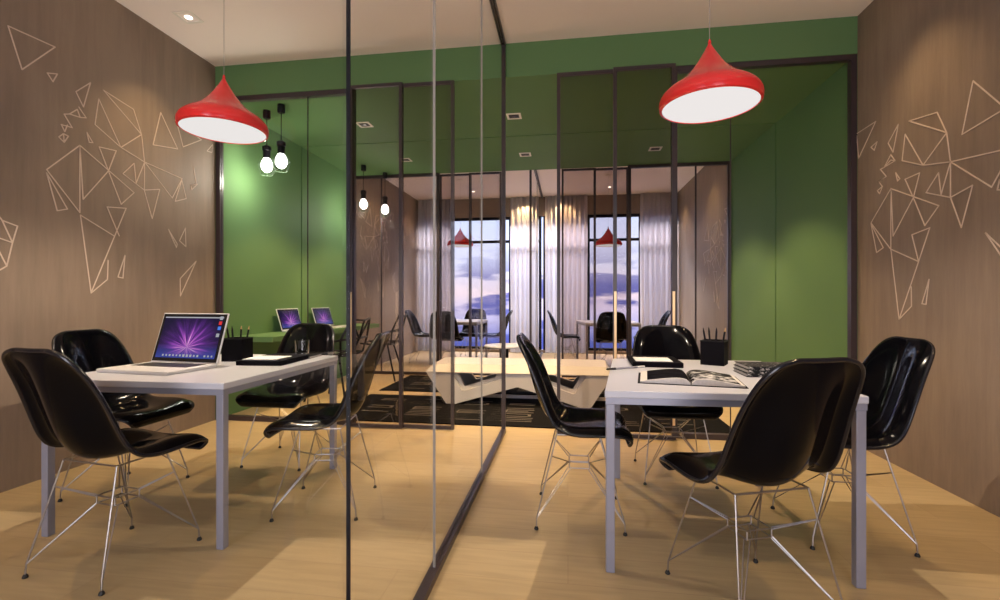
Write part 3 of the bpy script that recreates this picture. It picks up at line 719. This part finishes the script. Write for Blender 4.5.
# ------------------------------------------------------------------ curtains
def curtain(x0, x1, label, seed, y=YB-0.09):
    rnd = random.Random(seed); r = MB(); n = int((x1-x0)/0.012); z0, z1 = 0.02, ZC-0.01
    ph = rnd.random()*6; zs = [z0, 0.8, 1.6, 2.4, 3.0, z1]
    cx = (x0+x1)/2
    for j, z in enumerate(zs):
        for i in range(n+1):
            t = i/n; x = x0+(x1-x0)*t
            yy = 0.032*math.sin(x*2*PI/0.105 + ph + 0.5*math.sin(x*9)) + 0.012*math.sin(x*2*PI/0.047 + z*0.5)
            r.v.append((x-cx + 0.006*math.sin(z*2+i), yy, z))
    for j in range(len(zs)-1):
        for i in range(n): r.f.append((j*(n+1)+i, j*(n+1)+i+1, (j+1)*(n+1)+i+1, (j+1)*(n+1)+i))
    r.sm = True
    o = r.build('sheer_curtain', 'voile', loc=(cx, y, 0))
    so = o.modifiers.new('t', 'SOLIDIFY'); so.thickness = 0.002
    return tag(o, label, 'curtain', 'sheer curtains at the far windows')
curtain(XL+0.03, -2.50, 'sheer white curtain in the far left corner behind the smoked doors', 1)
curtain(-1.22, XM-0.07, 'sheer white curtain left of the far dividing glass', 2)
curtain(XM+0.07, 0.40, 'sheer white curtain between the far dividing glass and the blue dusk window', 3)
curtain(1.47, XR-0.03, 'sheer white curtain in the far right corner beside the brown wall', 4)

# ------------------------------------------------------------------ desk things
def tray(x, y, rz, label, w=0.27, d=0.33):
    r = empty('document_tray', label, 'tray', (x, y, TT), rz)
    MB().box(-w/2, w/2, -d/2, d/2, 0, 0.028).build('tray_body', 'blackmat', r, bevel=0.003)
    o = MB().box(-w/2+0.02, w/2-0.05, -d/2+0.035, d/2-0.12, 0, 0.004).build('paper_stack', 'paper', loc=(x, y, TT+0.0282))
    tag(o, 'white paper stack lying on the %s' % label, 'paper').rotation_euler = (0,0,rz)
    return r
tray(-1.760, 2.62, R(4), 'black document tray on the near left table')
tray(0.500, 2.87, R(-2), 'black document tray on the near right table')

def cup(x, y, rz, where, cols, seed):
    rnd = random.Random(seed); a = 0.063; h = 0.138; t = 0.004
    r = empty('pencil_cup', 'square black mesh pencil cup on the %s' % where, 'pencil cup', (x, y, TT), rz)
    mb = MB().box(-a, a, -a, a, 0, 0.005).box(-a, a, -a, -a+t, 0.005, h).box(-a, a, a-t, a, 0.005, h).box(-a, -a+t, -a+t, a-t, 0.005, h).box(a-t, a, -a+t, a-t, 0.005, h)
    mb.build('mesh_body', 'mesh', r)
    rb = MB().tube([(-a,-a,h),(a,-a,h),(a,a,h),(-a,a,h)], 0.004, 6, closed=True); rb.build('rim', 'black', r)
    ca, sa = math.cos(rz), math.sin(rz)
    for k, (mt, u, v, lab) in enumerate(cols):
        b0 = Vector((u*0.55, v*0.7, 0.0095)); e = Vector((u, v, h+0.012)); d = (e-b0).normalized()
        L = 0.205
        top = b0 + d*L
        o = empty('pencil' if mt == 'wood' else 'pen', '%s in the black cup on the %s' % (lab, where), 'pen', (x, y, TT), rz, group='pens in the cup on the %s' % where)
        MB().tube([b0, b0+d*(L-0.022)], 0.0055, 8).build('barrel', 'black', o)
        MB().tube([b0+d*(L-0.022), top], 0.0054, 8, taper=[1.0, 0.25]).build('tip', mt, o)
cup(-2.035, 2.66, R(8), 'near left table', [('black',-0.050,-0.012,'black pen leaning furthest left'),('black',-0.018,-0.02,'short black pen left of the middle'),('wood',0.010,0.02,'upright pencil with a wooden tip'),('wood',0.046,0.03,'pencil leaning right with a wooden tip')], 1)
cup(0.845, 2.895, R(-27), 'near right table', [('black',-0.047,-0.02,'black pen leaning furthest left'),('black',-0.030,0.025,'black pen second from the left'),('black',0.012,-0.01,'upright black pen in the middle'),('wood',0.045,0.03,'pencil leaning right with a pale tip')], 2)

# notebook, glass
r = empty('notebook', 'thin black notebook under the water glass on the near left table', 'notebook', (-1.80, 2.88, TT), R(3))
MB().box(-0.16, 0.16, -0.085, 0.085, 0, 0.002).box(-0.16, 0.16, -0.085, 0.085, 0.012, 0.014).build('cover', 'blackmat', r)
MB().box(-0.156, 0.156, -0.080, 0.080, 0.002, 0.012).build('pages', 'edge', r)
r = empty('water_glass', 'clear water tumbler standing on the black notebook', 'glass', (-1.738, 2.885, TT+0.014))
def gl_mat():
    m, nt, out = newmat('tumbler_glass'); b = N(nt, 'ShaderNodeBsdfGlass'); b.inputs['IOR'].default_value = 1.45; b.inputs['Roughness'].default_value = 0.0
    nt.links.new(b.outputs[0], out.inputs[0]); return m
M['tumbler'] = gl_mat()
MB().lathe([(0.040,0.0),(0.043,0.002),(0.046,0.095),(0.0445,0.096),(0.043,0.095),(0.040,0.012),(0.001,0.011)], 32, cap=True).build('tumbler', 'tumbler', r)

# open picture book
r = empty('picture_book', 'open black and white picture book at the front of the near right table', 'book', (0.557, 2.303, TT), R(-9))
MB().box(-0.225, 0.225, -0.155, 0.155, 0, 0.003).build('cover', 'blackmat', r)
def page(sx):
    mb = MB(); n = 14; y0, y1 = -0.148, 0.148
    xs_ = [sx*(0.002 + 0.212*i/n) for i in range(n+1)]
    zt = [0.006 + 0.022*math.sin(PI*min(1, (i/n)*1.0)**0.55)*(1-0.35*i/n) + 0.004 for i in range(n+1)]
    for i in range(n+1):
        for y in (y0, y1): mb.v += [(xs_[i], y, 0.003), (xs_[i], y, zt[i])]
    for i in range(n):
        a = i*4; b = a+4
        mb.f += [(a, b, b+1, a+1), (a+2, a+3, b+3, b+2), (a+1, b+1, b+3, a+3), (a, a+2, b+2, b)]
    mb.f += [(0,1,3,2), (n*4, n*4+2, n*4+3, n*4+1)]
    mb.sm = True
    return mb, xs_, zt
for sx, nm, pm in ((-1, 'left_pages', 'blackmat'), (1, 'right_pages', 'bwphoto')):
    mb, xs_, zt = page(sx); pg = mb.build('page_block', 'edge', r)
    pic = MB(); n = len(xs_); y0, y1 = -0.134, 0.146
    lo, hi = (0, n-2) if sx < 0 else (0, n-1)
    for i in range(lo, hi):
        for y in (y0, y1): pic.v.append((xs_[i], y, zt[i]+0.0008))
    for i in range(hi-lo-1): pic.f.append((2*i, 2*i+2, 2*i+3, 2*i+1))
    pic.sm = True
    po = pic.build('printed_picture', pm, pg)
    sl = po.modifiers.new('t', 'SOLIDIFY'); sl.thickness = 0.0006
r = empty('pen', 'slim dark pen lying on the near right table left of the picture book', 'pen', (0.315, 2.632, TT), R(33))
MB().tube([(-0.075,0,0.006),(0.075,0,0.006)], 0.0055, 10).build('barrel', 'tleg', r)
MB().tube([(-0.135,0,0.006),(-0.128,0,0.006),(-0.075,0,0.006)], 0.006, 10, taper=[0.35,0.9,1.05]).build('grip', 'black', r)
MB().tube([(0.075,0,0.006),(0.125,0,0.006)], 0.0052, 10).build('cap', 'alu', r)
for k in range(3):
    r = empty('hardback_book', ('bottom','middle','topmost')[k] + ' speckled black book of the stack on the near right table', 'book', (1.005+0.003*k, 2.535-0.002*k, TT + k*0.0172), R((-1, 0.6, -0.4)[k]), group='stacked books on the near right table')
    MB().box(-0.142, 0.142, -0.103, 0.103, 0, 0.0025).box(-0.142, 0.142, -0.103, 0.103, 0.0145, 0.017).box(-0.142, 0.142, -0.103, -0.100, 0.0025, 0.0145).build('cover', 'cover', r)
    MB().box(-0.138, 0.138, -0.0995, 0.098, 0.0025, 0.0145).build('pages', 'edge', r)

# ------------------------------------------------------------------ sky and lights
def world():
    w = bpy.data.worlds.new('dusk'); SC.world = w; w.use_nodes = True; nt = w.node_tree
    for n in list(nt.nodes): nt.nodes.remove(n)
    out = N(nt, 'ShaderNodeOutputWorld'); bg = N(nt, 'ShaderNodeBackground')
    tc = N(nt, 'ShaderNodeTexCoord'); sp = N(nt, 'ShaderNodeSeparateXYZ'); nt.links.new(tc.outputs['Generated'], sp.inputs[0])
    cr = N(nt, 'ShaderNodeValToRGB'); e = cr.color_ramp.elements
    mr = N(nt, 'ShaderNodeMapRange'); mr.inputs[1].default_value = -0.30; mr.inputs[2].default_value = 0.40; nt.links.new(sp.outputs[2], mr.inputs[0])
    e[0].position = 0.0; e[0].color = (0.012, 0.012, 0.06, 1); e[1].position = 1.0; e[1].color = (0.42, 0.52, 0.90, 1)
    for p, c_ in ((0.20, (0.025, 0.03, 0.18, 1)), (0.30, (0.10, 0.13, 0.45, 1)), (0.37, (0.50, 0.48, 0.76, 1)), (0.45, (0.78, 0.66, 0.74, 1)), (0.53, (0.66, 0.68, 0.88, 1)), (0.66, (0.58, 0.66, 0.93, 1))):
        x = e.new(p); x.color = c_
    nt.links.new(mr.outputs[0], cr.inputs[0])
    mp = N(nt, 'ShaderNodeMapping'); mp.inputs['Scale'].default_value = (5, 5, 21); nt.links.new(tc.outputs['Generated'], mp.inputs[0])
    nz = N(nt, 'ShaderNodeTexNoise'); nz.inputs['Scale'].default_value = 1.0; nz.inputs['Detail'].default_value = 7; nt.links.new(mp.outputs[0], nz.inputs['Vector'])
    band = N(nt, 'ShaderNodeValToRGB'); q = band.color_ramp.elements
    q[0].position = 0.47; q[0].color = (1,1,1,1); q[1].position = 0.60; q[1].color = (0,0,0,1)
    nt.links.new(mr.outputs[0], band.inputs[0])
    st = N(nt, 'ShaderNodeMapRange'); st.inputs[1].default_value = 0.47; st.inputs[2].default_value = 0.53; nt.links.new(nz.outputs['Fac'], st.inputs[0])
    ml = N(nt, 'ShaderNodeMath', operation='MULTIPLY'); nt.links.new(st.outputs[0], ml.inputs[0]); nt.links.new(band.outputs[0], ml.inputs[1])
    m2 = N(nt, 'ShaderNodeMath', operation='MULTIPLY'); m2.inputs[1].default_value = 0.9; nt.links.new(ml.outputs[0], m2.inputs[0])
    mx = N(nt, 'ShaderNodeMix', data_type='RGBA'); mx.inputs[7].default_value = (0.07, 0.085, 0.36, 1)
    nt.links.new(m2.outputs[0], mx.inputs[0]); nt.links.new(cr.outputs[0], mx.inputs[6]); nt.links.new(mx.outputs[2], bg.inputs[0])
    bg.inputs[1].default_value = 1.9
    nt.links.new(bg.outputs[0], out.inputs[0])
world()
WARM = (1.0, 0.68, 0.34); MID = (1.0, 0.82, 0.62); COOL = (0.86, 0.88, 1.0)
def light(kind, name, loc, power, color, target=None, **kw):
    d = bpy.data.lights.new(name, kind); d.energy = power; d.color = color
    for k, v in kw.items(): setattr(d, k, v)
    o = bpy.data.objects.new(name, d); COL.objects.link(o); o.location = loc
    if target is not None: o.rotation_euler = (Vector(target)-Vector(loc)).to_track_quat('-Z', 'Y').to_euler()
    return o
for x, y in DL_NEAR:
    light('SPOT', 'wall_washer', (x, y, ZC-0.03), 66, WARM, (x - (0.35 if x > 0 else -0.35), y, 0), spot_size=R(92), spot_blend=0.85, shadow_soft_size=0.03)
for x, y in ((XL+0.37, 7.63), (XR-0.37, 7.63), (XL+0.37, 9.4), (XR-0.37, 9.4)):
    light('SPOT', 'wall_washer', (x, y, ZC-0.03), 38, WARM, (x, y, 0), spot_size=R(95), spot_blend=0.9, shadow_soft_size=0.03)
for x, y in ((-0.9, 9.72), (-0.1, 9.72)):
    light('SPOT', 'curtain_washer', (x, y, ZC-0.03), 85, WARM, (x, y+0.05, 0), spot_size=R(110), spot_blend=0.5, shadow_soft_size=0.03)
for x, y in LNG:
    light('SPOT', 'lounge_downlight', (x, y, ZL-0.02), 190, WARM, (x, y, 0), spot_size=R(95), spot_blend=0.4, shadow_soft_size=0.03)
for x, y, l in PEND:
    light('SPOT', 'pendant_light', (x, y, 2.075), 85, MID, (x, y, 0), spot_size=R(150), spot_blend=0.5, shadow_soft_size=0.0)
for x, y, l in BUL:
    light('POINT', 'bulb_light', (x, y, ZL-0.70), 10, (1.0, 0.95, 0.82), shadow_soft_size=0.05)
for a, b in RW:
    light('AREA', 'daylight', ((a+b)/2, YR-0.35, 1.2), 84, (0.96, 0.92, 0.92), ((a+b)/2, 2.2, 4.2), shape='RECTANGLE', size=b-a, size_y=2.4)

for a, b in ((XL, XM), (XM, XR)):
    light('AREA', 'dusk_daylight', ((a+b)/2, YB+1.1, 4.2), 720, (0.90, 0.88, 1.0), ((a+b)/2, 8.0, 0.6), shape='RECTANGLE', size=3.0, size_y=1.2)
# ------------------------------------------------------------------ camera
cam = bpy.data.cameras.new('camera'); co = bpy.data.objects.new('camera', cam); COL.objects.link(co)
cam.sensor_fit = 'HORIZONTAL'; cam.sensor_width = 36.0; cam.lens = 0.470*36.0; cam.clip_start = 0.02
co.location = (0, 0, 1.13); co.rotation_euler = (R(90), 0, math.atan(68/470.0))
SC.camera = co
vs = SC.view_settings; vs.view_transform = 'Standard'; vs.look = 'None'; vs.gamma = 1.0; vs.exposure = 0.0; vs.use_curve_mapping = False
SC.display_settings.display_device = 'sRGB'
try:
    SC.cycles.use_denoising = True; SC.cycles.max_bounces = 10; SC.cycles.transparent_max_bounces = 32; SC.cycles.caustics_refractive = False; SC.cycles.caustics_reflective = False
    SC.cycles.sample_clamp_indirect = 6.0
except Exception: pass
